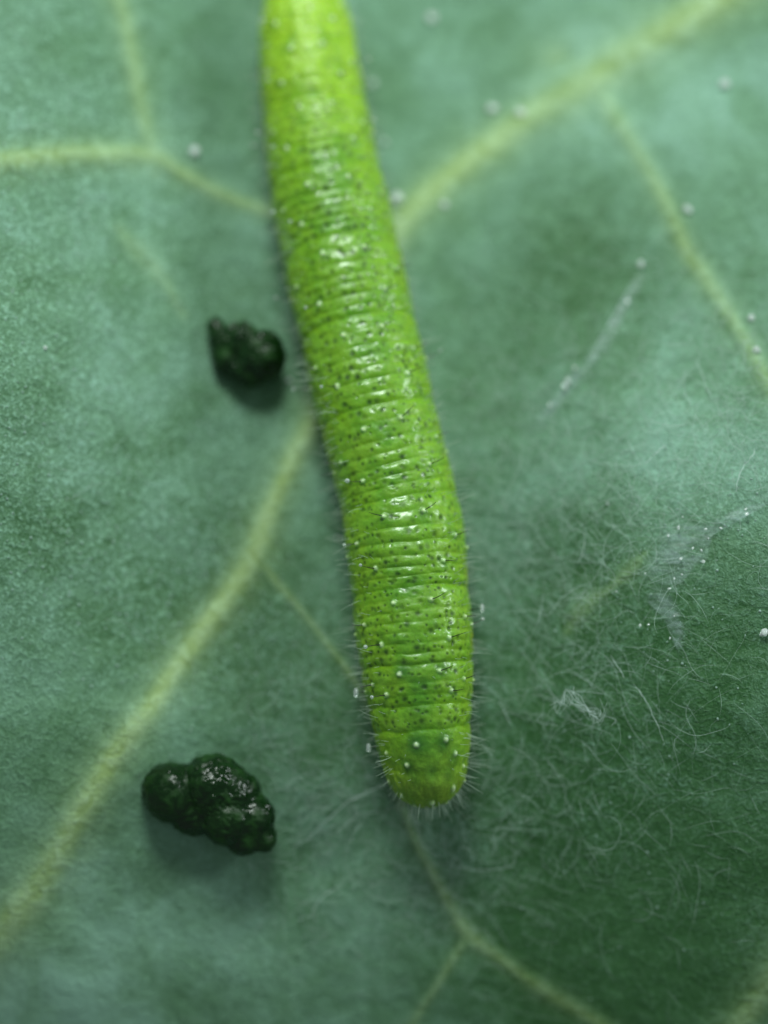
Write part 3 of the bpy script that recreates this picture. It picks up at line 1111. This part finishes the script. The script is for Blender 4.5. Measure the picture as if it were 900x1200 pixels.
film([(752, 700), (775, 690), (795, 712), (803, 742), (797, 770), (787, 750), (777, 728)],
     'small faint silk patch with specks below the greyish silk sheet', 0.005, [(750, 733, 1.8), (760, 732, 1.6), (785, 748, 1.8), (790, 722, 1.4), (722, 693, 1.5)])

# ------------------------------------------------------------------ tiny beads of water and wax on the leaf
BEADS = [
    (438, 98, 6.0, 'tiny clear water bead just right of the front end of the caterpillar'),
    (451, 166, 5.0, 'faint small water bead right of the caterpillar above the main rib'),
    (466, 233, 9.0, 'blurred pale bead where the main rib meets the right flank'),
    (611, 133, 9.0, 'largest bright water bead on the main rib at upper right'),
    (577, 128, 8.0, 'dim bead just left of the brightest bead above the main rib'),
    (506, 20, 8.0, 'faint bead near the top edge between caterpillar and main rib'),
    (228, 178, 8.0, 'bright bead above the forked side vein at upper left'),
    (850, 98, 8.0, 'pale bead near the right edge above the right side vein'),
    (805, 245, 6.5, 'small bead on the right side vein at its bend'),
    (751, 310, 6.0, 'bright bead at the upper tip of the pale silk streak'),
    (880, 372, 5.0, 'faint bead right of the right side vein near the edge'),
    (887, 410, 6.5, 'whitish bead on the lower right side vein near the edge'),
    (520, 240, 6.0, 'dim bead lying on the main rib near the flank'),
    (339, 446, 4.0, 'tiny bead between the smaller dropping and the left flank'),
    (384, 540, 3.6, 'tiny bead touching the left flank right of the main rib'),
    (395, 630, 3.2, 'tiny bead at the left flank below the main rib fork'),
    (53, 408, 4.0, 'small white wax grain at the far left edge of the leaf'),
    (895, 742, 6.0, 'pale bead at the right edge below the silk sheet'),
    (712, 590, 2.2, 'tiny white speck above the dark patch left of the silk sheet'),
]
for px, py, r, label in BEADS:
    p = on_leaf(px, py, r * PXC * 0.45)
    o = link('water_bead', BEAD_ME, None, None, p)
    r *= 0.72
    o.scale = (r * PXC * random.uniform(0.85, 1.2), r * PXC * random.uniform(0.85, 1.2), r * PXC * 0.75)
    o.rotation_euler = (0, 0, random.uniform(0, 6))
    tag(o, label, 'bead', 'tiny beads on the leaf')

# scattered wax grains on the dusty part of the leaf, too many to count
lines = []
GV, GF = icosphere(1)
VV, FF = [], []
dust = []
for k in range(2600):
    if k < 2000:
        cx, cy, sp = random.choice(((70, 420, 150), (120, 560, 110), (220, 660, 90), (40, 250, 110), (300, 740, 70)))
    else:
        cx, cy, sp = random.choice(((820, 600, 110), (700, 780, 130), (450, 1040, 120), (760, 480, 120)))
    dust.append((random.gauss(cx, sp), random.gauss(cy, sp)))
dust = np.array(dust)
GP = on_leaf(dust[:, 0], dust[:, 1], 0.001)
for k in range(2600):
    p = GP[k]
    r = random.choice((0.5, 0.7, 0.9, 1.2)) * PXC
    s3 = np.array([random.uniform(0.6, 1.6), random.uniform(0.6, 1.6), 0.7]) * r
    a = random.uniform(0, 6.28)
    R = np.array([[math.cos(a), -math.sin(a), 0], [math.sin(a), math.cos(a), 0], [0, 0, 1]])
    VV.append((GV * s3) @ R.T + p)
    FF.append(GF + len(GV) * k)
M_WAX = thread_material('wax_grain', (0.34, 0.50, 0.43), 0.8, 0.5)
tag(link('wax_grains', make_mesh('wax_grains', np.vstack(VV), np.vstack(FF)), M_WAX),
    'dusting of minute pale wax grains on the leaf surface', 'wax', kind='stuff')

# ------------------------------------------------------------------ focus on the back of the caterpillar
fp, _, _, _, _ = skin_point(705, 0.0)
cd.dof.focus_distance = float((fp - cam_pos) @ cam_fwd)
